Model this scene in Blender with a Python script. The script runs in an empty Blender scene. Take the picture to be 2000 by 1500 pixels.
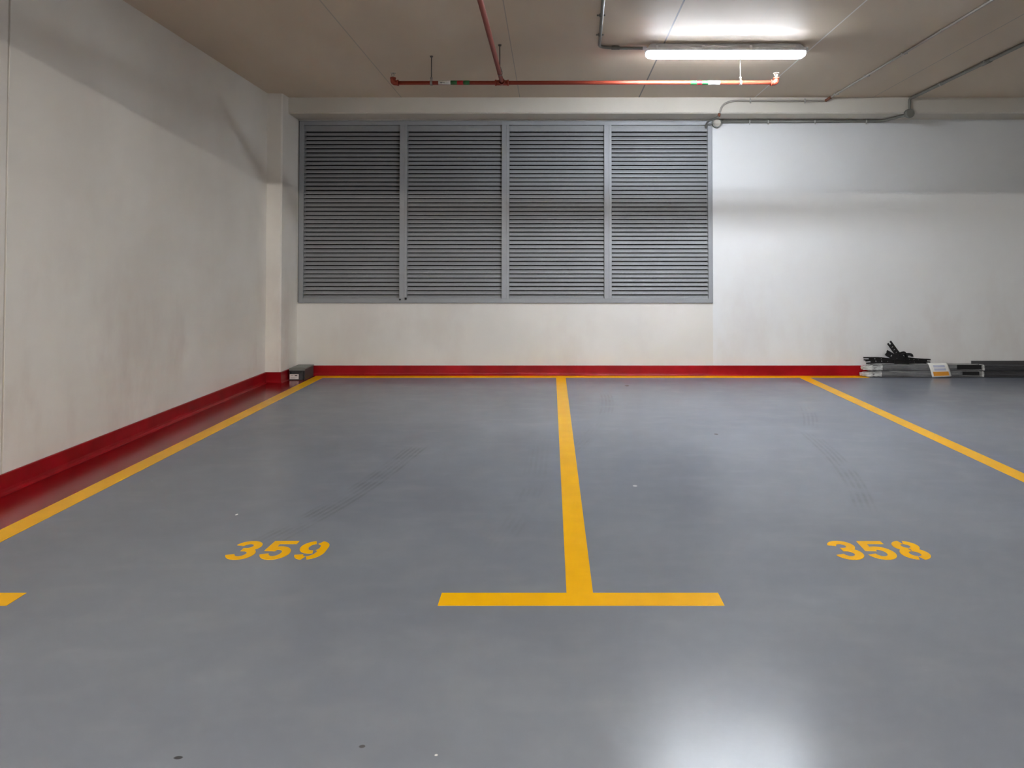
import bpy, bmesh, math, random
from mathutils import Vector, Matrix
random.seed(7)
C = bpy.context.scene
COL = C.collection

# ---------------------------------------------------------------- camera, world, exposure
cam_d = bpy.data.cameras.new('camera')
cam = bpy.data.objects.new('camera', cam_d); COL.objects.link(cam)
F = 1428.0
PITCH = math.radians(1.3)
cam.location = (0, 0, 1.166)
cam.rotation_euler = (math.radians(90) + PITCH, 0, 0)
cam_d.sensor_fit = 'HORIZONTAL'; cam_d.sensor_width = 36.0
cam_d.lens = F / 2000 * 36
cam_d.shift_x = -75 / 2000
cam_d.shift_y = (478.6 - 750) / 2000
cam_d.clip_start = 0.05
C.camera = cam
w = bpy.data.worlds.new('world'); C.world = w; w.use_nodes = True
w.node_tree.nodes['Background'].inputs[0].default_value = (0.9, 0.95, 1, 1)
w.node_tree.nodes['Background'].inputs[1].default_value = 0.0
C.view_settings.view_transform = 'Standard'; C.view_settings.look = 'None'
C.view_settings.gamma = 1.0; C.view_settings.use_curve_mapping = False
C.view_settings.exposure = 2.95
LAMP = 58.0            # strength of the fluorescent tubes

# ---------------------------------------------------------------- helpers
def box(bm, x0, x1, y0, y1, z0, z1, mi=0, skip=()):
    vs = [bm.verts.new(p) for p in ((x0,y0,z0),(x1,y0,z0),(x1,y1,z0),(x0,y1,z0),(x0,y0,z1),(x1,y0,z1),(x1,y1,z1),(x0,y1,z1))]
    for k, f in enumerate(((0,3,2,1),(4,5,6,7),(0,1,5,4),(1,2,6,5),(2,3,7,6),(3,0,4,7))):
        if k in skip: continue
        fc = bm.faces.new([vs[i] for i in f]); fc.material_index = mi
    return vs

def prism(bm, prof, axis, a, b, mi=0):
    """extrude closed 2-D profile along axis from a to b; axis 'x': profile (y,z); 'y': (x,z); 'z': (x,y)"""
    def P(t, p):
        return {'x': (t, p[0], p[1]), 'y': (p[0], t, p[1]), 'z': (p[0], p[1], t)}[axis]
    A = [bm.verts.new(P(a, p)) for p in prof]; B = [bm.verts.new(P(b, p)) for p in prof]
    n = len(prof)
    fs = [bm.faces.new(A), bm.faces.new(B[::-1])]
    for i in range(n):
        fs.append(bm.faces.new((A[i], B[i], B[(i+1) % n], A[(i+1) % n])))
    for f in fs: f.material_index = mi

def frames(pts):
    pts = [Vector(p) for p in pts]; out = []
    up = None
    for i, p in enumerate(pts):
        t = (pts[min(i+1, len(pts)-1)] - pts[max(i-1, 0)]).normalized()
        if up is None:
            r = Vector((0, 0, 1)) if abs(t.z) < .9 else Vector((1, 0, 0))
            up = (r - t * r.dot(t)).normalized()
        else:
            up = (up - t * up.dot(t)).normalized()
        out.append((p, t, up, t.cross(up)))
    return out

def tube(bm, pts, r, n=14, mi=0, cap=True):
    rs = r if isinstance(r, (list, tuple)) else [r]*len(pts)
    rings = []
    for (p, t, u, s), rr in zip(frames(pts), rs):
        rings.append([bm.verts.new(p + (u*math.cos(2*math.pi*k/n) + s*math.sin(2*math.pi*k/n))*rr) for k in range(n)])
    for a, b in zip(rings, rings[1:]):
        for k in range(n):
            f = bm.faces.new((a[k], a[(k+1) % n], b[(k+1) % n], b[k])); f.smooth = True; f.material_index = mi
    if cap:
        for rg, rev in ((rings[0], True), (rings[-1], False)):
            f = bm.faces.new(rg[::-1] if rev else rg); f.material_index = mi

def bend(pts, rad, n=6):
    """round the corners of a polyline"""
    pts = [Vector(p) for p in pts]; out = [pts[0]]
    for a, b, c in zip(pts, pts[1:], pts[2:]):
        d1 = (a-b); d2 = (c-b); r = min(rad, d1.length*.49, d2.length*.49)
        p0 = b + d1.normalized()*r; p2 = b + d2.normalized()*r
        for i in range(n+1):
            t = i/n; out.append(p0*(1-t)**2 + b*2*t*(1-t) + p2*t*t)
    out.append(pts[-1]); return out

def obj(name, bm, mats, parent=None, bevel=0, loc=None):
    bmesh.ops.recalc_face_normals(bm, faces=bm.faces[:])
    me = bpy.data.meshes.new(name); bm.to_mesh(me); bm.free()
    o = bpy.data.objects.new(name, me); COL.objects.link(o)
    for m in (mats if isinstance(mats, (list, tuple)) else [mats]): me.materials.append(m)
    if parent: o.parent = parent
    if loc: o.location = loc
    if bevel:
        b = o.modifiers.new('bevel', 'BEVEL'); b.width = bevel; b.segments = 2; b.limit_method = 'ANGLE'; b.angle_limit = math.radians(40)
    return o

def tag(o, label, cat, group=None):
    o['label'] = label; o['category'] = cat
    if group: o['group'] = group
    return o

def thing(name, label, cat, loc=(0, 0, 0), group=None, rz=0):
    o = bpy.data.objects.new(name, None); COL.objects.link(o); o.location = loc; o.rotation_euler = (0, 0, rz)
    o.empty_display_size = .1
    return tag(o, label, cat, group)

def struct(name, bm, m, bevel=0):
    o = obj(name, bm, m, bevel=bevel); o['kind'] = 'structure'; return o

# ---------------------------------------------------------------- materials
class N:
    def __init__(s, name):
        s.m = bpy.data.materials.new(name); s.m.use_nodes = True; s.t = s.m.node_tree
        s.b = s.t.nodes['Principled BSDF']
    def n(s, kind, **kw):
        x = s.t.nodes.new(kind)
        for k, v in kw.items(): setattr(x, k, v)
        return x
    def l(s, a, b): s.t.links.new(a, b)
    def val(s, x, sock):
        if hasattr(x, 'links'): s.l(x, sock)
        else: sock.default_value = x
    def math(s, op, a, b=0.0, c=None, clamp=False):
        x = s.n('ShaderNodeMath', operation=op); x.use_clamp = clamp
        s.val(a, x.inputs[0]); s.val(b, x.inputs[1])
        if c is not None: s.val(c, x.inputs[2])
        return x.outputs[0]
    def smooth(s, v, a, b, lo=0.0, hi=1.0):
        x = s.n('ShaderNodeMapRange', interpolation_type='SMOOTHSTEP'); s.val(v, x.inputs[0])
        for k, q in zip((1, 2, 3, 4), (a, b, lo, hi)): x.inputs[k].default_value = q
        return x.outputs[0]
    def mix(s, fac, a, b):
        x = s.n('ShaderNodeMix', data_type='RGBA'); s.val(fac, x.inputs[0])
        for v, k in ((a, 6), (b, 7)):
            if hasattr(v, 'links'): s.l(v, x.inputs[k])
            else: x.inputs[k].default_value = (*v, 1)
        return x.outputs[2]
    def noise(s, scale, detail=3, vec=None, rough=.5, sc=None):
        x = s.n('ShaderNodeTexNoise'); x.inputs['Scale'].default_value = scale; x.inputs['Detail'].default_value = detail
        x.inputs['Roughness'].default_value = rough
        if vec is None: vec = s.pos()
        if sc:
            mp = s.n('ShaderNodeMapping'); mp.inputs['Scale'].default_value = sc; s.l(vec, mp.inputs[0]); vec = mp.outputs[0]
        s.l(vec, x.inputs['Vector']); return x.outputs['Fac']
    def pos(s):
        if not hasattr(s, '_p'): s._p = s.n('ShaderNodeNewGeometry').outputs['Position']
        return s._p
    def xyz(s):
        if not hasattr(s, '_x'):
            x = s.n('ShaderNodeSeparateXYZ'); s.l(s.pos(), x.inputs[0]); s._x = x.outputs
        return s._x
    def bump(s, h, strength, dist=.01):
        x = s.n('ShaderNodeBump'); x.inputs['Strength'].default_value = strength; x.inputs['Distance'].default_value = dist
        s.val(h, x.inputs['Height']); s.l(x.outputs[0], s.b.inputs['Normal'])

def simple(name, col, rough=.5, metal=0, var=.08, scale=18, bump=0, spec=.5):
    k = N(name)
    dark = tuple(c*(1-var) for c in col); light = tuple(min(1, c*(1+var)) for c in col)
    tc = k.n('ShaderNodeTexCoord').outputs['Object']
    nz = k.noise(scale, 3, vec=tc)
    k.l(k.mix(nz, dark, light), k.b.inputs['Base Color'])
    k.b.inputs['Roughness'].default_value = rough; k.b.inputs['Metallic'].default_value = metal
    k.b.inputs['Specular IOR Level'].default_value = spec
    if bump: k.bump(k.noise(scale*8, 2, vec=tc), bump, .002)
    return k.m

def floor_finish(k, r0=.2):
    """the sealed epoxy gloss shared by the floor and everything painted on it"""
    a = k.noise(1.3, 3); b = k.noise(9, 4)
    r = k.math('ADD', k.math('MULTIPLY', a, .09), k.math('MULTIPLY', b, .03))
    k.l(k.math('ADD', r, r0-.07), k.b.inputs['Roughness'])
    h = k.math('ADD', k.math('MULTIPLY', k.noise(60, 2), .5), k.math('MULTIPLY', k.noise(7, 2), .9))
    k.bump(h, .10, .004)
    k.b.inputs['Specular IOR Level'].default_value = .5

# floor epoxy
def mat_floor():
    k = N('grey_epoxy'); X, Y, Z = k.xyz()
    base = k.mix(k.smooth(k.noise(.9, 4), .35, .65), (.195, .211, .248), (.221, .238, .276))
    base = k.mix(k.math('MULTIPLY', k.smooth(k.noise(6, 3), .4, .75), .2), base, (.27, .28, .3))
    # tyre scuffs: (x0,y0,x1,y1,half width)
    tot = None
    for x0, y0, x1, y1, hw, amt in ((-1.22,2.95,-.78,4.75,.085,.34),(1.46,3.4,1.78,5.1,.07,.26),(1.8,5.1,2.02,6.0,.07,.2),
                               (.40,5.5,.44,6.6,.07,.22),(.05,4.3,.33,5.4,.06,.14),(-.25,2.9,.0,5.0,.08,.1)):
        L = math.hypot(x1-x0, y1-y0); ux, uy = (x1-x0)/L, (y1-y0)/L
        dx = k.math('SUBTRACT', X, x0); dy = k.math('SUBTRACT', Y, y0)
        u = k.math('ADD', k.math('MULTIPLY', dx, ux), k.math('MULTIPLY', dy, uy))
        v = k.math('SUBTRACT', k.math('MULTIPLY', dy, ux), k.math('MULTIPLY', dx, uy))
        v = k.math('ADD', v, k.math('MULTIPLY', k.math('SINE', k.math('MULTIPLY', u, 2.1)), .05))
        m = k.math('MULTIPLY', k.smooth(k.math('ABSOLUTE', v), hw*.6, hw, 1, 0),
                   k.math('MULTIPLY', k.smooth(u, 0, .25), k.smooth(u, L-.25, L, 1, 0)))
        st = k.math('SINE', k.math('MULTIPLY', v, 210))
        m = k.math('MULTIPLY', m, k.math('MULTIPLY_ADD', st, .35, .5))
        m = k.math('MULTIPLY', m, amt)
        tot = m if tot is None else k.math('ADD', tot, m)
    tot = k.math('MULTIPLY', k.math('MULTIPLY', tot, k.smooth(k.noise(5, 3), .3, .65)), 1.25, clamp=True)
    base = k.mix(tot, base, (.1, .1, .105))
    # pale rubbed patches
    sc = k.math('MULTIPLY', k.smooth(k.noise(3.2, 2, sc=(1, 2.5, 1)), .5, .8), .12)
    base = k.mix(sc, base, (.34, .35, .37))
    # dark drips and pale specks where the photo has them
    for x, y, rx, ry, c in ((-.875,1.746,.011,.006,(.06,.06,.065)),(-.453,1.786,.008,.006,(.09,.09,.095)),(-.27,1.755,.004,.004,(.75,.75,.75)),
                            (-1.447,3.399,.006,.01,(.85,.85,.85)),(.44,3.83,.012,.014,(.5,.5,.52)),(.72,6.9,.02,.03,(.1,.1,.1)),(1.12,4.97,.014,.02,(.1,.1,.1))):
        a = k.math('DIVIDE', k.math('SUBTRACT', X, x), rx); b = k.math('DIVIDE', k.math('SUBTRACT', Y, y), ry)
        d = k.math('ADD', k.math('MULTIPLY', a, a), k.math('MULTIPLY', b, b))
        base = k.mix(k.smooth(d, .5, 1.3, 1, 0), base, c)
    k.l(base, k.b.inputs['Base Color']); floor_finish(k, .24); k.b.inputs['Specular IOR Level'].default_value = .13
    return k.m

def mat_paint(name, a, b, r0=.24, spec=.5):
    k = N(name)
    k.l(k.mix(k.smooth(k.noise(7, 4), .35, .7), a, b), k.b.inputs['Base Color']); floor_finish(k, r0); k.b.inputs['Specular IOR Level'].default_value = spec; return k.m

def mat_wall(name, a, b, stain, amt, fresh=None):
    k = N(name); X, Y, Z = k.xyz()
    base = k.mix(k.smooth(k.noise(1.1, 4), .3, .7), a, b)
    if fresh: base = k.mix(k.smooth(X, 1.662, 1.672), base, fresh)      # newer, cooler paint right of the louvre
    # rubbed dirty plaster low on the wall, in streaks
    n1 = k.smooth(k.noise(1.7, 5, rough=.6, sc=(1, 1, .45)), .46, .68)
    low = k.smooth(Z, .2, 1.9, 1, 0)
    base = k.mix(k.math('MULTIPLY', k.math('MULTIPLY', n1, low), amt), base, stain)
    k.l(base, k.b.inputs['Base Color']); k.b.inputs['Roughness'].default_value = .7
    k.b.inputs['Specular IOR Level'].default_value = .25
    k.bump(k.math('ADD', k.noise(2.5, 3), k.math('MULTIPLY', k.noise(70, 2), .06)), .12, .02)
    return k.m

def mat_ceiling():
    k = N('painted_slab'); X, Y, Z = k.xyz()
    base = k.mix(k.smooth(k.noise(.8, 4, sc=(1, .35, 1)), .3, .7), (.58, .475, .36), (.65, .545, .43))
    for x0, sl, wd, c in ((-1.48, 0, .004, (.43,.38,.31)), (-.304, 0, .003, (.38,.33,.28)), (.87, 0.008, .005, (.2,.18,.17)), (2.03, 0, .004, (.78,.76,.74)), (3.2, 0, .003, (.36,.33,.29)), (1.45, 0, .001, (.52,.48,.42))):
        d = k.math('ABSOLUTE', k.math('SUBTRACT', X, k.math('MULTIPLY_ADD', Y, sl, x0 - sl*6)))
        base = k.mix(k.smooth(d, wd*.8, wd*1.6, 1, 0), base, c)
    k.l(base, k.b.inputs['Base Color']); k.b.inputs['Roughness'].default_value = .6
    k.b.inputs['Specular IOR Level'].default_value = .35
    k.bump(k.noise(1.2, 3, sc=(.6, 2.2, 1)), .2, .03)
    return k.m

M = {}
M['floor'] = mat_floor()
M['yellow'] = mat_paint('yellow_line_paint', (.89, .465, .001), (.93, .495, .002), .24, .10)
M['redfloor'] = mat_paint('red_floor_paint', (.21, .002, .004), (.25, .003, .006), .2, .4)
M['redskirt'] = mat_paint('red_skirting_paint', (.24, .002, .005), (.30, .003, .007), .34, .2)
M['wall'] = mat_wall('cream_wall_paint', (.72, .695, .65), (.79, .765, .725), (.60, .53, .49), .30, (.77, .775, .772))
M['wallL'] = mat_wall('worn_wall_plaster', (.77, .725, .66), (.85, .81, .745), (.66, .57, .51), .6)
M['beam'] = mat_wall('beam_paint', (.60, .56, .49), (.66, .62, .55), (.5, .45, .4), .2)
M['ceil'] = mat_ceiling()
M['alu'] = simple('grey_coated_aluminium', (.305, .315, .328), .42, 0, .05, 9, spec=.5)
M['blade'] = simple('grey_louvre_blade', (.278, .284, .292), .42, 0, .06, 4)
M['dark'] = simple('shade_and_lug_black', (.012, .012, .013), .9)
M['pipe'] = simple('red_pipe_enamel', (.27, .042, .022), .42, 0, .12, 6, spec=.35)
M['brass'] = simple('weathered_brass', (.62, .58, .52), .3, .8)
M['steel'] = simple('zinc_steel', (.30, .29, .27), .4, .7)
M['rod'] = simple('threaded_rod_steel', (.13, .12, .11), .5, .7)
M['green'] = simple('green_tape', (.02, .13, .035), .5)
M['redtape'] = simple('red_tape', (.42, .01, .015), .5)
M['white'] = simple('white_label', (.72, .71, .67), .5, var=.04)
M['ink'] = simple('black_ink', (.02, .02, .02), .5)
M['conduit'] = simple('grey_conduit_steel', (.20, .20, .18), .45, .3)
M['conduitp'] = simple('overpainted_conduit', (.36, .33, .29), .45, .1)
M['clip'] = simple('bright_clip', (.5, .5, .48), .4, .5)
M['copper'] = simple('rusty_coupling', (.22, .08, .045), .5, .4)
M['hous'] = simple('light_grey_polycarbonate', (.78, .80, .83), .45, var=.03)
M['boxlid'] = simple('grey_green_box_lid', (.17, .18, .165), .45, .2)
M['boxbody'] = simple('dark_grey_box_body', (.045, .048, .053), .5, .2)
M['profile'] = simple('anthracite_profile', (.020, .020, .023), .38)
M['profgrey'] = simple('grey_profile', (.060, .060, .063), .45)
M['black'] = simple('black_plastic', (.006, .006, .007), .42, var=.3, scale=30)
M['orange'] = simple('orange_label_band', (.78, .33, .03), .55)
M['lilac'] = simple('pale_lilac_print', (.50, .52, .64), .55)
M['paper'] = simple('label_paper', (.80, .79, .75), .6, var=.04)

def mat_tube(name, col, gain):
    k = N(name)
    k.b.inputs['Base Color'].default_value = (.8, .8, .8, 1)
    k.b.inputs['Emission Color'].default_value = (*col, 1)
    k.b.inputs['Emission Strength'].default_value = LAMP*gain
    return k.m
def mat_cover():
    k = N('prismatic_cover')
    tr = k.n('ShaderNodeBsdfTransparent'); tl = k.n('ShaderNodeBsdfTranslucent'); df = k.n('ShaderNodeBsdfDiffuse')
    tr.inputs[0].default_value = (.97, .98, 1, 1); tl.inputs[0].default_value = (.9, .92, .95, 1); df.inputs[0].default_value = (.85, .87, .9, 1)
    a = k.n('ShaderNodeMixShader'); a.inputs[0].default_value = .25; k.l(tl.outputs[0], a.inputs[1]); k.l(df.outputs[0], a.inputs[2])
    b = k.n('ShaderNodeMixShader'); b.inputs[0].default_value = .27; k.l(tr.outputs[0], b.inputs[1]); k.l(a.outputs[0], b.inputs[2])
    k.l(b.outputs[0], k.t.nodes['Material Output'].inputs[0]); return k.m
M['tube'] = mat_tube('lit_tube', (.89, .945, 1), .84); M['tubew'] = mat_tube('lit_tube_warmer', (1, .955, .88), 2.5)
M['cover'] = mat_cover()

def mat_wrap(name, opac, white):
    k = N(name)
    k.b.inputs['Base Color'].default_value = (*white, 1); k.b.inputs['Roughness'].default_value = .22
    tr = k.n('ShaderNodeBsdfTransparent'); mx = k.n('ShaderNodeMixShader')
    tc = k.n('ShaderNodeTexCoord').outputs['Object']
    f = k.smooth(k.noise(22, 4, vec=tc, sc=(.5, 2, 2)), .3, .72, opac*.45, min(1, opac*1.5))
    k.l(f, mx.inputs[0]); k.l(tr.outputs[0], mx.inputs[1]); k.l(k.b.outputs[0], mx.inputs[2])
    k.bump(k.noise(26, 3, vec=tc), .7, .01)
    k.l(mx.outputs[0], k.t.nodes['Material Output'].inputs[0]); return k.m
M['wrap'] = mat_wrap('clear_plastic_film', .26, (.55, .56, .57))
M['wrapd'] = mat_wrap('thin_dark_film', .09, (.4, .4, .42))
M['wrapw'] = mat_wrap('crumpled_plastic_film', .8, (.78, .78, .75))

# ---------------------------------------------------------------- structure
XL, XP, YB, XR, YF = -2.745, -2.60, 7.515, 8.2, -7.0
def zc(y): return 2.93 - .0186*y
YP, YN = 7.06, 3.69       # corner pier begins; near end of the left wall panel

bm = bmesh.new(); box(bm, -6.2, XR+.2, YF-.2, YB+.6, -.15, 0); struct('floor', bm, M['floor'])
bm = bmesh.new()
vs = box(bm, -6.2, XR+.2, YF-.2, YB+.6, 0, 0.2)
for v in vs: v.co.z = zc(v.co.y) + (0.2 if v.co.z > .1 else 0)
struct('ceiling', bm, M['ceil'])

# back wall with the louvre opening
LX0, LX1, LZ0, LZ1 = -2.585, 1.668, .74, 2.62
bm = bmesh.new()
T = YB + .2
for b in ((-3.0, LX0+.02, 0, 3), (LX1-.02, XR+.2, 0, 3), (LX0+.02, LX1-.02, 0, LZ0+.02), (LX0+.02, LX1-.02, LZ1-.02, 3)):
    box(bm, b[0], b[1], YB, T, b[2], b[3])
struct('wall_back', bm, M['wall'])
bm = bmesh.new(); box(bm, LX0+.021, LX1-.021, YB+.075, YB+.19, LZ0+.021, LZ1-.021); struct('wall_shade_backing', bm, M['dark'])  # black panel close behind the blades, standing in for the shade between them

# left wall: panel, chamfered corner pier, near step back
bm = bmesh.new()
prism(bm, [(-3.1, YN), (XL, YN), (XL, YP), (XP-.012, YP+.004), (XP, YP+.016), (XP, YB), (-3.1, YB)], 'z', 0, 3)
struct('wall_left', bm, M['wallL'])
bm = bmesh.new(); prism(bm, [(-3.3, -4), (XL, -4), (XL, YN-.014), (XL-.012, YN-.014), (XL-.012, YN), (-3.3, YN)], 'z', 0, 3.05); struct('wall_left_near', bm, M['wallL'])
bm = bmesh.new(); box(bm, XR, XR+.2, YF, YB, 0, 3.05); struct('wall_right', bm, M['wall'])
bm = bmesh.new(); box(bm, -6.2, XR, YF-.2, YF, 0, 3.1); struct('wall_front', bm, M['wall'])
bm = bmesh.new(); box(bm, -6.2, -6.0, YF, -4, 0, 3.1); box(bm, -6.2, -3.3, -4, -3.8, 0, 3.1); struct('wall_side', bm, M['wallL'])

# beam along the top of the back wall, and the aisle downstand behind the viewpoint
bm = bmesh.new(); prism(bm, [(7.235, 2.638), (7.225, 2.65), (7.225, 2.82), (YB, 2.82), (YB, 2.632)], 'x', XP, XR); struct('trim_1', bm, M['beam'])
bm = bmesh.new(); box(bm, -2.79, XR, 1.25, 1.6, 2.52, 2.93); struct('trim_2', bm, M['beam'])

# baseboards with a small cove
SK = .103
def skirt_profile(): return [(0, 0), (-.03, 0), (-.021, .006), (-.016, .016), (-.014, .03), (-.013, SK-.004), (-.010, SK), (0, SK)]
bm = bmesh.new(); prism(bm, [(YB+a, z) for a, z in skirt_profile()], 'x', XP+.0, XR); struct('baseboard_back', bm, M['redskirt'])
bm = bmesh.new()
pr = [(-a, z) for a, z in skirt_profile()]
def off(d):   # mitred offset into the room
    return [(XL+d, 1.2), (XL+d, YN), (XL+d, YP-d), (XP+d, YP-d), (XP+d, YB)]
rings = [[bm.verts.new((x, y, z)) for x, y in off(d)] for d, z in pr]
for a, b in zip(rings, rings[1:]+rings[:1]):
    for i in range(4): bm.faces.new((a[i], a[i+1], b[i+1], b[i]))
for e in (0, 4): bm.faces.new([r[e] for r in rings])
struct('baseboard_left', bm, M['redskirt'])
bm = bmesh.new()
prism(bm, [(XL+.02, 1.2), (-2.391, 1.2), (-2.391, 7.488), (XP+.02, 7.488), (XP+.02, YP-.02), (XL+.02, YP-.02)], 'z', 0, .0012)
struct('floor_strip_red', bm, M['redfloor'])

# ---------------------------------------------------------------- painted lines and numbers
PT = .0012
def slab(x0, x1, y0, y1):
    bm = bmesh.new(); box(bm, x0, x1, y0, y1, .0, PT); return bm
t = thing('parking_line', 'yellow side line of bay 359 running beside the red floor strip on the left', 'parking line')
obj('stem', slab(-2.391, -2.285, 2.6, 7.365), M['yellow'], t)
obj('crossbar', slab(-2.72, -1.843, 2.505, 2.6), M['yellow'], t)
t = thing('parking_line', 'yellow T-shaped line between bays 359 and 358', 'parking line')
bm = bmesh.new(); prism(bm, [(.0565, 2.6), (.150, 2.6), (.1535, 7.365), (.0575, 7.365)], 'z', 0, PT)
obj('stem', bm, M['yellow'], t)
obj('crossbar', slab(-.382, .59, 2.505, 2.6), M['yellow'], t)
tag(obj('parking_line', slab(2.502, 2.606, 2.6, 7.365), M['yellow']), 'yellow side line of bay 358 slanting off to the right edge', 'parking line')
tag(obj('parking_line', slab(-2.391, 3.205, 7.365, 7.487), M['yellow']), 'thin yellow line along the foot of the red back skirting', 'parking line')

def arc(cx, cy, rx, ry, a0, a1, n=12):
    return [(cx+rx*math.cos(math.radians(a0+(a1-a0)*i/n)), cy+ry*math.sin(math.radians(a0+(a1-a0)*i/n))) for i in range(n+1)]
W_, H_ = .112, .193       # digit size in metres
TH = .034
STROKE = 0
def ribbon(bm, pts, th=TH, thy=None):
    """flat stroke of given width, with the thickness of paint"""
    thy = thy or th*.92
    global STROKE
    STROKE += 1; top = PT + .0002*(STROKE % 7)     # each stroke its own paint height
    L, R = [], []
    for i, p in enumerate(pts):
        a = pts[max(i-1, 0)]; b = pts[min(i+1, len(pts)-1)]
        tx, ty = b[0]-a[0], b[1]-a[1]; l = math.hypot(tx, ty) or 1; nx, ny = -ty/l, tx/l
        L.append((p[0]+nx*th/2, p[1]+ny*thy/2)); R.append((p[0]-nx*th/2, p[1]-ny*thy/2))
    for k in range(len(pts)-1):
        q = [L[k], L[k+1], R[k+1], R[k]]
        A = [bm.verts.new((x, y, 0)) for x, y in q]; B = [bm.verts.new((x, y, top)) for x, y in q]
        bm.faces.new(A); bm.faces.new(B[::-1])
        for i in (0, 2): bm.faces.new((A[i], B[i], B[i+1], A[i+1]))
        if k == 0: bm.faces.new((A[3], B[3], B[0], A[0]))
        if k == len(pts)-2: bm.faces.new((A[1], B[1], B[2], A[2]))
h2 = TH/2
def digit_bm(d):
    bm = bmesh.new(); w, h = W_, H_
    cx = w/2; rx = w/2-h2
    ru = (h-TH)*.235; rl = (h-TH)*.265
    cu = h-h2-ru; cl = h2+rl; mid = cl+rl
    if d == '3':
        ribbon(bm, arc(cx, cu, rx*.93, ru, 172, -90, 18)[:]); ribbon(bm, [(cx-.012, mid), (cx+.004, mid)])
        ribbon(bm, arc(cx, cl, rx, rl, 90, -168, 18))
    elif d == '5':
        ribbon(bm, [(.012, h-h2), (w-.004, h-h2)], TH, TH*.9)
        ribbon(bm, [(.024, h-.004), (.018, .088)], TH*.95)
        ribbon(bm, [(.030, .088)] + arc(cx-.002, cl+.008, rx+.002, rl+.008, 118, -166, 20))
    elif d == '9':
        r9 = (h-TH)*.31; c9 = h-h2-r9
        ribbon(bm, arc(cx-.003, c9, rx-.001, r9, 98, 285, 16))                     # left bowl
        ribbon(bm, arc(cx, c9, rx, r9, 74, 0, 8) + [(w-h2, c9-.015)] + arc(cx-.01, h2+.062, rx+.01, .062, 0, -78, 10))  # right stroke
        ribbon(bm, arc(cx+.004, c9, rx-.006, r9, -52, -25, 4), TH*.8)
        ribbon(bm, arc(cx-.008, h2+.036, rx-.008, .036, 185, 262, 7))              # tail
    elif d == '8':
        g = 9
        for s in (1, -1):
            def mx(pts): return [(cx+s*(x-cx), y) for x, y in pts]
            ribbon(bm, mx(arc(cx, cu, rx*.9, ru, 90-g, -90+g*1.1, 14)))
            ribbon(bm, mx(arc(cx, cl, rx, rl, 90-g*.9, -90+g, 14)))
    return bm
def number(txt, x, y, label, step):
    t = thing('parking_number', label, 'painted number', (x, y, 0))
    for i, d in enumerate(txt):
        o = obj('digit', digit_bm(d), M['yellow'], t, loc=(i*step, 0, 0))
number('359', -1.292, 2.885, 'yellow stencilled number 359 on the left bay floor', .1375)
number('358', 1.135, 2.885, 'yellow stencilled number 358 on the right bay floor', .1235+.0085)

# ---------------------------------------------------------------- ventilation louvre
lv = thing('ventilation_louvre', 'wide grey metal ventilation louvre of four slatted panels in the back wall', 'louvre', (-.455, YB, .74))
def L(x0, x1, y0, y1, z0, z1, bm): box(bm, x0+.455, x1+.455, y0-YB, y1-YB, z0-.74, z1-.74)
FW = .047
bm = bmesh.new()
yf, yb2 = YB-.012, YB+.07
L(LX0, LX0+FW, yf, yb2, LZ0, LZ1, bm); L(LX1-FW, LX1, yf, yb2, LZ0, LZ1, bm)
L(LX0+FW, LX1-FW, yf, yb2, LZ1-.047, LZ1, bm); L(LX0+FW, LX1-FW, yf, yb2, LZ0, LZ0+.047, bm)
# stepped outer bead
L(LX0+.012, LX1-.012, yf-.005, yf, LZ1-.012, LZ1-.004, bm); L(LX0+.012, LX1-.012, yf-.005, yf, LZ0+.004, LZ0+.012, bm)
L(LX0+.004, LX0+.012, yf-.005, yf, LZ0+.004, LZ1-.004, bm); L(LX1-.012, LX1-.004, yf-.005, yf, LZ0+.004, LZ1-.004, bm)
obj('frame', bm, M['alu'], lv, bevel=.0015)
mull = [-1.512, -.4625, .591]
edges = []
for m in mull:
    bm = bmesh.new(); L(m-.038, m+.038, yf-.002, yb2, LZ0+.047, LZ1-.047, bm)
    L(m-.004+.014, m+.004+.014, yf-.006, yf-.002, LZ0+.047, LZ1-.047, bm)
    obj('mullion', bm, M['alu'], lv, bevel=.0015)
bounds = [LX0+FW] + [v for m in mull for v in (m-.038, m+.038)] + [LX1-FW]
zt, zb, npitch = LZ1-.047, LZ0+.047, 40
top1 = .064
pitch = (zt-top1-zb)/npitch
for i in range(4):
    x0, x1 = bounds[2*i]+.455, bounds[2*i+1]+.455
    bm = bmesh.new()
    for k in range(npitch+1):
        z0 = zb + k*pitch - .74
        hh = pitch if k < npitch else top1
        # sloping face rising away from the room, with a short upright lip at its foot
        y = .004
        prof = [(y, z0), (y, z0+.008), (y+.001, z0+.010), (y+.020, z0+hh-.0095), (y+.0215, z0+hh-.0105), (y+.003, z0+.008), (y+.002, z0)]
        if k == npitch:
            prof = [(y, z0), (y, z0+.010), (y+.004, z0+hh-.003), (y+.006, z0+hh-.003), (y+.003, z0+.009), (y+.003, z0)]
        prism(bm, prof, 'x', x0+.0005, x1-.0005)
    obj('slat_panel', bm, M['blade'], lv)
# two dark fixing lugs at the foot of the first mullion
for q in ((-1.548, -1.533, .030, .045), (-1.492, -1.472, .036, .058)):
    bm = bmesh.new(); L(q[0], q[1], yf-.011, yf-.001, LZ0+q[2], LZ0+q[3], bm)
    obj('fixing_lug', bm, M['dark'], lv, bevel=.002)
bm = bmesh.new(); L(LX0-.008, LX0, YB-.004, YB, LZ0+.01, LZ1, bm)
obj('sealant', bm, M['boxbody'], lv)

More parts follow.
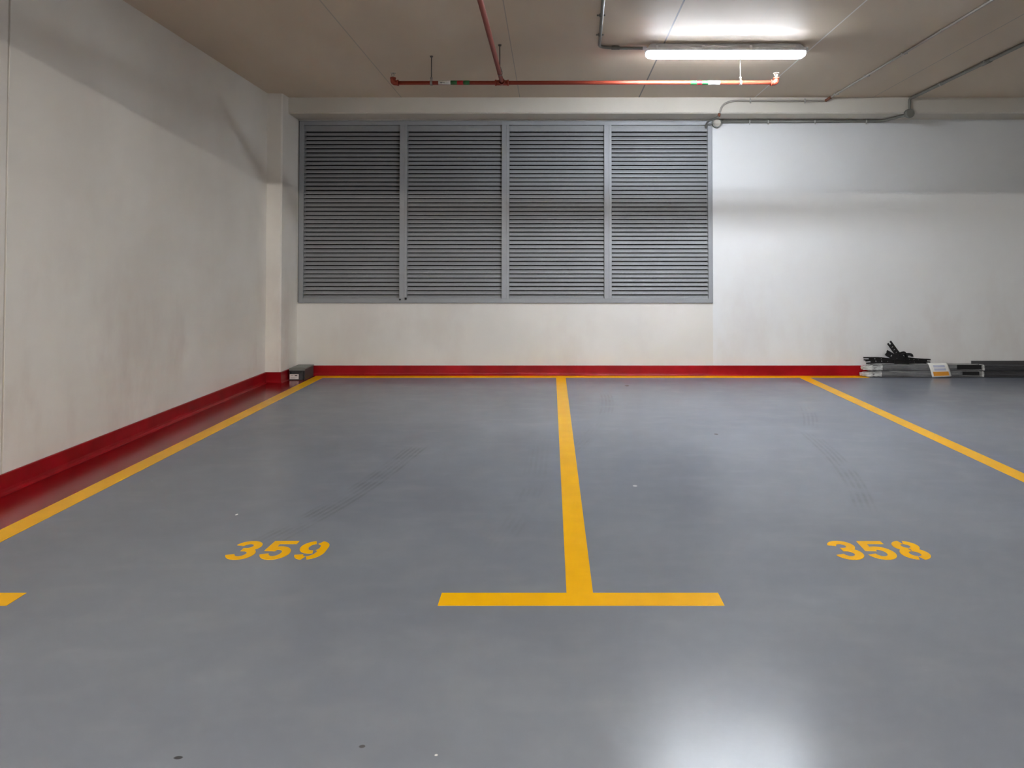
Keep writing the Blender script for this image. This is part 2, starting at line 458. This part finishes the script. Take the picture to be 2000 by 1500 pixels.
# ---------------------------------------------------------------- fluorescent fixtures
def fixture(x, y, label, cat='light fixture', dm='tube'):
    zt = zc(y)
    t = thing('ceiling_light', label, cat, (x, y, zt-.001))
    # housing: stepped trapezoid, ends sloped
    def loft(bm, secs, mi=0, smooth=False):
        rings = []
        for hx, hy, z in secs:
            n = 6; c = min(.03, hy*.7); pts = []
            for sx, sy, a0 in ((1, 1, 0), (-1, 1, 90), (-1, -1, 180), (1, -1, 270)):
                for q in range(n+1):
                    a = math.radians(a0 + 90*q/n)
                    pts.append((sx*(hx-c)+c*math.cos(a), sy*(hy-c)+c*math.sin(a), z))
            rings.append([bm.verts.new(p) for p in pts])
        m = len(rings[0])
        for a, b in zip(rings, rings[1:]):
            for k in range(m):
                f = bm.faces.new((a[k], a[(k+1) % m], b[(k+1) % m], b[k])); f.smooth = smooth; f.material_index = mi
        bm.faces.new(rings[0]); bm.faces.new(rings[-1][::-1])
    bm = bmesh.new(); loft(bm, [(.575, .034, 0), (.585, .040, -.012), (.600, .049, -.034), (.612, .059, -.037), (.612, .059, -.0595), (.611, .0565, -.0595), (.611, .0565, -.046)])
    obj('housing', bm, M['hous'], t)
    bm = bmesh.new()
    loft(bm, [(.606, .054, -.0475), (.608, .054, -.058), (.612, .052, -.070), (.608, .046, -.088), (.590, .036, -.100), (.565, .020, -.106)], smooth=True)
    obj('diffuser', bm, M['cover'], t)
    for s in (-1, 1):
        bm = bmesh.new(); tube(bm, [(-.575, s*.021, -.064), (.575, s*.021, -.064)], .0125, 12); obj('lamp_tube', bm, M[dm], t)
        bm = bmesh.new(); box(bm, s*.590-.013, s*.590+.013, -.036, .036, -.084, -.0485); obj('lamp_holder', bm, M['white'], t, bevel=.003)
    for cx in (-.53, -.18, .18, .53):
        for s in (-1, 1):
            y0, y1 = sorted((s*.0595, s*.063))
            bm = bmesh.new(); box(bm, cx-.010, cx+.010, y0, y1, -.060, -.020)
            obj('clip', bm, M['hous'], t, bevel=.002)
    for s in (-1, 1):
        bm = bmesh.new(); tube(bm, [(s*.60, -.0, -.028), (s*.632, 0, -.028)], .014, 12); obj('cable_gland', bm, M['hous'], t)
    return t
fixture(1.338, 5.56, 'long white fluorescent ceiling light, lit, above the red sprinkler pipe')
for fx, fl in ((-4.2, 'leftmost of three'), (-1.3, 'middle one of three'), (1.6, 'rightmost of three')):
    fixture(fx, -2.5, 'lit fluorescent light over the aisle behind the viewpoint, ' + fl, dm='tubew')

# ---------------------------------------------------------------- sprinkler pipe
sp = thing('sprinkler_pipe', 'red sprinkler pipe hanging under the ceiling with a branch toward the camera', 'pipe', (0, 5.85, 2.603))
R_ = .0165
def rel(p): return (p[0], p[1]-5.85, p[2]-2.603)
bm = bmesh.new(); tube(bm, [rel(p) for p in ((-1.255, 5.85, 2.603), (1.812, 5.85, 2.606))], R_); obj('cross_pipe', bm, M['pipe'], sp)
bm = bmesh.new(); tube(bm, [rel(p) for p in ((-.372, -3.5, 2.625), (-.386, 1.7, 2.612), (-.389, 5.835, 2.606))], R_); obj('branch_pipe', bm, M['pipe'], sp)
bm = bmesh.new()
tube(bm, [rel(p) for p in ((-.445, 5.85, 2.604), (-.335, 5.85, 2.604))], .0215)
for s in (-.445, -.347): tube(bm, [rel((s, 5.85, 2.604)), rel((s+.012, 5.85, 2.604))], .0255)
tube(bm, [rel((-.389, 5.85, 2.604)), rel((-.389, 5.795, 2.604))], .0215); tube(bm, [rel((-.389, 5.807, 2.604)), rel((-.389, 5.795, 2.604))], .0255)
obj('tee_joint', bm, M['pipe'], sp)
for x, s in ((-1.266, 1), (1.816, -1)):
    bm = bmesh.new(); tube(bm, [rel(p) for p in bend([(x+s*.045, 5.85, 2.604), (x, 5.85, 2.604), (x, 5.85, 2.645)], .026)], .0215)
    tube(bm, [rel((x+s*.045, 5.85, 2.604)), rel((x+s*.033, 5.85, 2.604))], .0255)
    tube(bm, [rel((x, 5.85, 2.634)), rel((x, 5.85, 2.646))], .0245)
    e = obj('elbow', bm, M['pipe'], sp)
    bm = bmesh.new()
    tube(bm, [rel((x, 5.85, 2.646)), rel((x, 5.85, 2.652))], .013, 6); tube(bm, [rel((x, 5.85, 2.652)), rel((x, 5.85, 2.660))], .008)
    for q in (-1, 1): tube(bm, [rel(p) for p in ((x+q*.006, 5.85, 2.656), (x+q*.014, 5.85, 2.668), (x+q*.005, 5.85, 2.682))], .0025, 8)
    tube(bm, [rel((x, 5.85, 2.658)), rel((x, 5.85, 2.682))], .003, 8)
    tube(bm, [rel((x, 5.85, 2.682)), rel((x, 5.85, 2.6845))], [.019, .019], 16)
    for q in range(10):
        a = 2*math.pi*q/10; c, s2 = math.cos(a), math.sin(a)
        tube(bm, [rel((x+.017*c, 5.85+.017*s2, 2.683)), rel((x+.023*c, 5.85+.023*s2, 2.680))], .0022, 6)
    obj('sprinkler_head', bm, M['brass'], sp)
def band(x0, x1, mat, name, r=.0174):
    bm = bmesh.new(); tube(bm, [rel((x0, 5.85, 2.6045)), rel((x1, 5.85, 2.6045))], r, 20); return obj(name, bm, mat, sp)
for x0, x1, m in ((-.90, -.803, 'white'), (-.803, -.750, 'green'), (-.750, -.700, 'redtape'), (-.700, -.650, 'green'),
                  (1.126, 1.176, 'green'), (1.176, 1.218, 'redtape'), (1.218, 1.268, 'green'), (1.268, 1.362, 'white')):
    o = band(x0, x1, M[m], 'marking_band' if m != 'white' else 'flow_label')
    o['label'] = {'white': 'white flow label with a black arrow', 'green': 'green tape band', 'redtape': 'red tape band'}[m]
    if m == 'white':
        xc_ = (x0+x1)/2; d = -1 if x0 < 0 else 1
        bm = bmesh.new()
        def onp(u, a): return rel((xc_+u, 5.85-.0180*math.cos(a), 2.6045+.0180*math.sin(a)))
        def patch(u0, u1, a0, a1, tri=False):
            for q in range(4):
                b0 = a0+(a1-a0)*q/4; b1 = a0+(a1-a0)*(q+1)/4
                def uu(b): return (u0 + (u1-u0)*abs((b-(a0+a1)/2)/((a1-a0)/2))) if tri else u0
                v = [bm.verts.new(onp(*p)) for p in ((uu(b0), b0), (u1, b0), (u1, b1), (uu(b1), b1))]
                bm.faces.new(v)
        if d < 0:
            patch(-.036, -.022, -.52, .02, True)
        else:
            patch(.036, .022, -.52, .02, True)
        u0, u1 = sorted((d*.022, -d*.006)); patch(u0, u1, -.32, -.17)
        patch(*sorted((-d*.012, -d*.038)), -.10, -.04); patch(*sorted((-d*.012, -d*.032)), -.36, -.30)
        ar = obj('arrow_print', bm, M['ink'], o)
for x, y, pz, br in ((-.957, 5.85, 2.603, 0), (1.528, 5.85, 2.606, 0), (-.387, 5.56, 2.607, 1)):
    bm = bmesh.new(); tube(bm, [rel((x, y, pz+.035)), rel((x, y, zc(y)-.001))], .0045, 8)
    tube(bm, [rel((x, y, zc(y)-.012)), rel((x, y, zc(y)-.001))], [.010, .014], 10)
    rd = obj('hanger_rod', bm, M['rod'] if x < 1 else M['steel'], sp)
    bm = bmesh.new()
    tube(bm, [rel((x, y, pz+.028)), rel((x, y, pz+.046))], .010, 6)
    cx_, cz_ = pz, 0
    ring = []
    for q in range(17):
        a = math.pi/2 + 2*math.pi*q/16
        ring.append(rel((x, y-.020*math.cos(a), pz-.0+.020*math.sin(a)) if not br else (x-.020*math.cos(a), y, pz+.020*math.sin(a))))
    ax_ = Vector((1, 0, 0)) if not br else Vector((0, 1, 0))
    for p0, p1 in zip(ring, ring[1:]):
        p0, p1 = Vector(p0), Vector(p1)
        v = [bm.verts.new(q) for q in (p0-ax_*.009, p1-ax_*.009, p1+ax_*.009, p0+ax_*.009)]; bm.faces.new(v)
    for s in (-1, 1):   # swivel straps up to the nut
        if not br: a, b = rel((x, y+s*.018, pz+.008)), rel((x, y+s*.006, pz+.040))
        else: a, b = rel((x+s*.018, y, pz+.008)), rel((x+s*.006, y, pz+.040))
        tube(bm, [a, b], .004, 6)
    cl = obj('hanger_clamp', bm, M['steel'], sp)
    so = cl.modifiers.new('solid', 'SOLIDIFY'); so.thickness = .0016

# ---------------------------------------------------------------- conduits
def conduit(label, pts, r, mat, clips=(), rad=.06, clipmat='clip', couplings=()):
    o0 = Vector(pts[0])
    t = thing('conduit', label, 'conduit', pts[0])
    bm = bmesh.new(); tube(bm, [p-o0 for p in bend(pts, rad)], r, 12); obj('tube', bm, mat, t)
    for (x, y, z), ax in clips:      # saddle clip: thin band plus two ears
        bm = bmesh.new(); c = Vector((x, y, z))-o0
        A = {'x': Vector((1,0,0)), 'y': Vector((0,1,0)), 'z': Vector((0,0,1))}[ax[0]]
        Bv = {'x': Vector((1,0,0)), 'y': Vector((0,1,0)), 'z': Vector((0,0,1))}[ax[1]]
        tube(bm, [c-A*.007, c+A*.007], r+.002, 12)
        for s in (-1, 1): tube(bm, [c+Bv*s*(r), c+Bv*s*(r+.016)], [.006, .006], 8)
        obj('clip', bm, M[clipmat], t)
    for a, b, m in couplings:
        bm = bmesh.new(); tube(bm, [Vector(a)-o0, Vector(b)-o0], r+.004, 12); obj('coupling', bm, M[m], t)
    return t
r1 = .012
def onc(x, y, r=r1): return (x, y, zc(y)-r-.002)
conduit('dark grey conduit on the ceiling feeding the left end of the lit light', [onc(.30, 1.7), onc(.335, 4.6), onc(.376, 5.57), (.47, 5.585, zc(5.58)-.018), (.706, 5.56, zc(5.56)-.029)], r1, M['conduit'],
        [(onc(.341, 4.89), 'yx'), (onc(.360, 5.29), 'yx')], .07, 'conduit',
        [((.47, 5.582, zc(5.58)-.018), (.53, 5.578, zc(5.58)-.020), 'conduit')])
conduit('slim painted conduit crossing the ceiling and bending down the beam face to the louvre corner',
        [onc(2.86, 1.7, .008), onc(2.815, 4.8, .008), onc(2.765, 7.19, .008), (2.72, 7.205, 2.757), (1.80, 7.205, 2.760), (1.70, 7.205, 2.72), (1.668, 7.205, 2.61)], .0095, M['conduitp'],
        [(onc(2.80, 5.75, .008), 'yx'), (onc(2.786, 6.40, .008), 'yx'), (onc(2.77, 7.05, .008), 'yx'), ((2.52, 7.205, 2.757), 'xz'), ((1.98, 7.205, 2.759), 'xz')], .07, 'clip',
        [((2.765, 7.17, zc(7.17)-.010), (2.72, 7.203, 2.757), 'copper'), ((1.672, 7.205, 2.632), (1.667, 7.205, 2.600), 'copper')])
conduit('short dark cable run from the beam edge to the louvre corner', [(1.667, 7.205, 2.605), (1.650, 7.215, 2.595), (1.600, 7.40, 2.590), (1.598, 7.47, 2.57), (1.60, 7.49, 2.54)], .010, M['conduit'], (), .03)
conduit('grey conduit along the top of the back wall, over the beam onto the ceiling',
        [(1.76, YB-.022, 2.606), (3.42, YB-.022, 2.612), (3.552, 7.205, 2.625), (3.556, 7.203, 2.775), onc(3.565, 7.16, .015), onc(3.585, 4.6, .015), onc(3.60, 1.7, .015)], .0145, M['conduit'],
        [((2.05, YB-.022, 2.607), 'xz'), ((2.24, YB-.022, 2.608), 'xz'), ((2.72, YB-.022, 2.61), 'xz'), ((3.25, YB-.022, 2.611), 'xz'),
         (onc(3.575, 5.95, .015), 'yx'), (onc(3.571, 6.65, .015), 'yx')], .05, 'clip',
        [(onc(3.576, 5.90, .015), onc(3.576, 6.02, .015), 'conduit')])
def disc_box(x, y, z, label, r, ringed):
    t = thing('junction_box', label, 'junction box', (x, y, z))
    bm = bmesh.new()
    tube(bm, [(0, 0, 0), (0, -.030, 0), (0, -.036, 0)], [r, r, r*.93], 28)
    obj('body', bm, M['conduit'], t)
    bm = bmesh.new()
    if ringed: tube(bm, [(0, -.036, 0), (0, -.040, 0), (0, -.041, 0)], [r*.74, r*.74, r*.68], 28)
    else: tube(bm, [(0, -.036, 0), (0, -.041, 0)], [r*.9, r*.84], 28)
    for s in (-1, 1): tube(bm, [(s*r*.55, -.040, 0), (s*r*.55, -.044, 0)], .004, 8)
    obj('cover', bm, M['beam'] if ringed else M['conduit'], t)
disc_box(1.712, YB-.001, 2.592, 'round grey junction box at the top right corner of the louvre', .050, True)
disc_box(3.553, 7.222, 2.632, 'round dark junction box on the beam where the right conduit turns up', .046, False)

# ---------------------------------------------------------------- metal box in the left corner
bx = thing('metal_box', 'small grey metal box with a white sticker on the red floor in the left corner', 'box', (-2.565, 7.215, .0012))
bw, bd, bh = .15, .265, .118
bm = bmesh.new()
box(bm, 0, .004, 0, bd, 0, bh-.012); box(bm, bw-.004, bw, 0, bd, 0, bh-.012)
box(bm, .004, bw-.004, bd-.004, bd, 0, bh-.012); box(bm, .004, bw-.004, .004, bd-.004, 0, .004)
box(bm, .004, bw-.030, 0, .004, 0, .058); box(bm, .004, bw-.004, 0, .004, bh-.034, bh-.012)
box(bm, bw-.030, bw-.020, 0, .004, .0, bh-.034)
box(bm, .010, bw-.01, .03, .034, .004, bh-.016)
obj('body', bm, M['boxbody'], bx, bevel=.001)
bm = bmesh.new(); box(bm, -.003, bw+.003, -.006, bd+.003, bh-.012, bh-.001)
box(bm, -.003, bw+.003, -.006, -.003, bh-.024, bh-.012)
box(bm, .03, bw-.03, .04, .1, bh-.001, bh+.001)
obj('lid', bm, M['boxlid'], bx, bevel=.0015)
bm = bmesh.new(); box(bm, .002, .090, -.002, -.0003, .010, .058); st = obj('sticker', bm, M['white'], bx)
st['label'] = 'white sticker with small dark print'
bm = bmesh.new(); box(bm, .052, .078, -.0028, -.002, .040, .050); box(bm, .012, .040, -.0028, -.002, .044, .047); box(bm, .012, .074, -.0028, -.002, .024, .0255); box(bm, .012, .060, -.0028, -.002, .018, .0195)
obj('print', bm, M['ink'], st)

# ---------------------------------------------------------------- wrapped profiles along the right of the back wall
def package(x0, x1, z0, z1, y0, y1, label, sleeves, wrapped_left, film='wrap'):
    t = thing('wrapped_package', label, 'package', (x0, y1, z0))
    Lx, D, H = x1-x0, y1-y0, z1-z0
    def bl(bm, a, b, c, d, e, f): box(bm, a, b, c-D, d-D, e, f)
    n = 2
    for i in range(n):
        for jz in range(2):
            bm = bmesh.new()
            ya, yb3 = .006+(D-.012)*i/n, .006+(D-.012)*(i+1)/n-.002
            za, zb3 = .004+(H-.010)*jz/2, .004+(H-.010)*(jz+1)/2-.002
            bl(bm, .02, Lx-.02, ya+.004, yb3, za, zb3)
            bl(bm, .02, Lx-.02, ya, ya+.004, za, za+.007); bl(bm, .02, Lx-.02, ya, ya+.004, zb3-.007, zb3)
            obj('profile', bm, M['profile'] if film == 'wrapd' or jz == 0 else M['profgrey'], t)
    # film: rippled tube of rectangular section
    bm = bmesh.new(); rings = []
    rng = random.Random(int(x0*100+z0*1000))
    xs = [0, .01, .03, .06] + [.06+(Lx-.12)*i/26 for i in range(1, 26)] + [Lx-.06, Lx-.03, Lx-.008, Lx]
    for x in xs:
        ring = []
        for u, v in ((0, 0), (.5, 0), (1, 0), (1, .5), (1, 1), (.5, 1), (0, 1), (0, .67), (0, .33)):
            j = lambda a: rng.uniform(0, a)
            yy = u*D; zz = v*H
            if 0 < u < 1: zz += (-.0005 if v == 0 else 0)
            if u == 0 and 0 < v < 1: yy += j(.004)
            ring.append(bm.verts.new((x, yy-D, zz)))
        rings.append(ring)
    for a, b in zip(rings, rings[1:]):
        for i in range(9):
            f = bm.faces.new((a[i], a[(i+1) % 9], b[(i+1) % 9], b[i])); f.smooth = True
    obj('plastic_wrap', bm, M[film], t)
    for s in (0, 1):      # gathered film end
        if s == 1: continue
        st0 = .11 if wrapped_left == 2 else .014
        bm = bmesh.new(); rings = []
        sgn = -1 if s == 0 else 1
        ext = .08 if s == 0 and wrapped_left == 2 else -.004
        for q in range(8):
            tt = q/7
            ring = []
            for i in range(18):
                a = 2*math.pi*i/18
                ry, rz = D/2*(1-.35*tt), H/2*(1-.55*tt)
                w1 = rng.uniform(-1, 1)*.006*(.3+tt)
                cxs = max(-1, min(1, 1.25*math.cos(a))); czs = max(-1, min(1, 1.25*math.sin(a)))
                ring.append(bm.verts.new(((st0 if sgn < 0 else Lx-.05)+sgn*tt*((st0 if sgn < 0 else .05)+ext) + rng.uniform(-.5, .5)*.004, -D/2 + cxs*(ry)+w1*.6, max(.001, H*(.5-.12*tt) + czs*(rz)+w1))))
            rings.append(ring)
        for a, b in zip(rings, rings[1:]):
            for i in range(18):
                bm.faces.new((a[i], a[(i+1) % 18], b[(i+1) % 18], b[i]))
        bm.faces.new(rings[-1])
        obj('film_end', bm, M['wrapw'], t)['label'] = 'crumpled whitish end of the film'
    for a, b, c, d in sleeves:
        bm = bmesh.new(); bl(bm, a-x0, b-x0, -.0025, -.0005, c-z0, d-z0); obj('black_label', bm, M['black'], t)['label'] = 'black rectangular sticker'
    return t
PY0, PY1 = 7.385, 7.478
pk = package(3.225, 4.345, .002, .066, PY0, PY1, 'lower film-wrapped pack of grey profiles on the floor right of the red skirting', [(4.146, 4.312, .026, .060)], 2)
pk2 = package(3.235, 4.345, .067, .131, PY0, PY1, 'upper film-wrapped pack of grey profiles carrying the paper label and black strips', [(4.092, 4.338, .084, .126)], 2)
package(4.350, 6.3, .002, .064, PY0-.004, PY1, 'lower dark wrapped pack running off the right edge', [], 1, 'wrapd')
package(4.358, 6.3, .065, .126, PY0, PY1, 'upper dark wrapped pack running off the right edge', [], 1, 'wrapd')
bm = bmesh.new(); box(bm, 4.30, 6.35, 7.481, 7.499, .0005, .153)
for q in range(3): box(bm, 4.30, 6.35, 7.4795, 7.481, .03+q*.04, .034+q*.04)
tag(obj('grey_board', bm, M['profgrey'], bevel=.002), 'narrow grey board standing on edge behind the dark wrapped packs', 'board')

# paper label draped over the front of the upper pack
bm = bmesh.new()
nu, nv = 10, 16
grid = []
for j in range(nv+1):
    v = j/nv; row = []
    for i in range(nu+1):
        u = i/nu
        # v: 0 at the rear on top, then over the front edge and down
        s = v*.185
        if s < .05: y, z = PY0+.045-s, .1335 + .012*math.sin(s/.05*math.pi)
        else:
            q = (s-.05); y, z = PY0-.008-.010*math.sin(min(1, q/.13)*math.pi)*.6, .1335-q*.93
        x = 3.800 + u*.195 + .050*max(0, v-.25)*(1 if v > .25 else 0) + (.02 if v < .3 else .0)*(.3-v)
        z += .012*(u-.5)*max(0, v-.2)
        y -= .006*math.sin(u*math.pi)
        row.append(bm.verts.new((x-3.9, y-PY0, z-.1335)))
    grid.append(row)
for j in range(nv):
    for i in range(nu):
        f = bm.faces.new((grid[j][i], grid[j][i+1], grid[j+1][i+1], grid[j+1][i])); f.smooth = True
        if 11 <= j <= 14 and 1 <= i <= 8: f.material_index = 1
        elif j in (5, 6, 8, 9) and 2 <= i <= 7: f.material_index = 2
lb = obj('paper_label', bm, [M['paper'], M['orange'], M['lilac']], pk2, loc=(3.9-3.235, PY0-PY1, .1335-.067))
lb['label'] = 'white paper label with an orange band hanging over the front'
so = lb.modifiers.new('solid', 'SOLIDIFY'); so.thickness = .0008

# ---------------------------------------------------------------- black slotted plastic strips on the packs
def strip(label, pts, width, side, thick=.006, fork=True, rungs=6):
    o0 = Vector(pts[0]); t_ = []
    bm = bmesh.new()
    P = [Vector(p)-o0 for p in bend(pts, .04, 4)] if len(pts) > 2 else [Vector(p)-o0 for p in pts]
    # resample
    seg = [0]
    for a, b in zip(P, P[1:]): seg.append(seg[-1]+(b-a).length)
    def at(s):
        s = max(0, min(seg[-1], s))
        for i in range(len(P)-1):
            if s <= seg[i+1]+1e-9: return P[i].lerp(P[i+1], (s-seg[i])/max(1e-9, seg[i+1]-seg[i]))
        return P[-1]
    n = 24; S = [seg[-1]*i/n for i in range(n+1)]
    side = Vector(side).normalized()
    def fr(s):
        t = (at(s+.004)-at(s-.004)).normalized(); sd = (side - t*side.dot(t)).normalized(); return at(s), sd, t.cross(sd)
    def bar(s0, s1, a0, a1, k=1):
        st = max(1, int((s1-s0)/(seg[-1]/n))); prev = None
        for i in range(st+1):
            p, sd, nn = fr(s0+(s1-s0)*i/st)
            cur = [bm.verts.new(p+sd*a*width+nn*c*thick*.5*k) for a, c in ((a0, -1), (a1, -1), (a1, 1), (a0, 1))]
            if prev:
                for q in range(4): bm.faces.new((prev[q], prev[(q+1) % 4], cur[(q+1) % 4], cur[q]))
            else: bm.faces.new(cur[::-1])
            prev = cur
        bm.faces.new(prev)
    Ls = seg[-1]
    bar(0, Ls, .15, .5); bar(0, Ls*.985, -.5, -.15)
    e0 = .10*Ls if fork else 0
    for i in range(rungs):
        s = e0 + (Ls-2*e0)*(i+.5)/rungs; l = (Ls-2*e0)/rungs*.43
        bar(s-l, s+l, -.17, .17, .8)
    bar(0, Ls, .40, .5, 2.2)       # raised rib on one edge
    o = obj('plastic_strip', bm, M['black'], bevel=.001, loc=tuple(o0))
    return tag(o, label, 'plastic strip', 'black slotted strips on the wrapped packs')
ZT = .145
strip('black slotted strip pointing up highest out of the heap', [(3.600, 7.440, ZT+.012), (3.515, 7.437, .235), (3.432, 7.434, .350)], .052, (1, 0, .55))
strip('short wide black strip tilted up just left of the upright one', [(3.560, 7.405, ZT+.028), (3.470, 7.402, .200), (3.385, 7.400, .250)], .058, (.35, 0, 1), rungs=3, fork=False)
strip('long black strip with forked tip reaching furthest left', [(3.165, 7.415, .184), (3.33, 7.418, .184), (3.47, 7.420, .168), (3.66, 7.422, ZT+.012)], .034, (0, .35, 1))
strip('black strip lying lowest on the left side of the heap', [(3.180, 7.398, ZT+.008), (3.30, 7.398, ZT+.018), (3.50, 7.398, ZT+.016), (3.62, 7.396, ZT+.010)], .042, (0, .5, 1))
strip('black strip with forked tip reaching furthest right', [(3.520, 7.444, .176), (3.64, 7.446, .174), (3.76, 7.446, .163), (3.860, 7.446, .158)], .038, (0, .25, 1))
strip('flat black strip lying under the right half of the heap', [(3.46, 7.395, ZT+.010), (3.60, 7.393, ZT+.014), (3.79, 7.393, ZT+.010)], .036, (0, .7, 1))
strip('black strip arched over the middle right of the heap with a hooked end', [(3.48, 7.462, .178), (3.555, 7.464, .222), (3.612, 7.464, .236), (3.625, 7.464, .200), (3.640, 7.464, .165)], .034, (.0, 1, .35), thick=.014, fork=False)
strip('small black hooked strip at the right shoulder of the heap', [(3.595, 7.420, .222), (3.632, 7.420, .226), (3.660, 7.420, .219), (3.664, 7.42, .205)], .024, (0, 1, .3), thick=.012, fork=False, rungs=2)
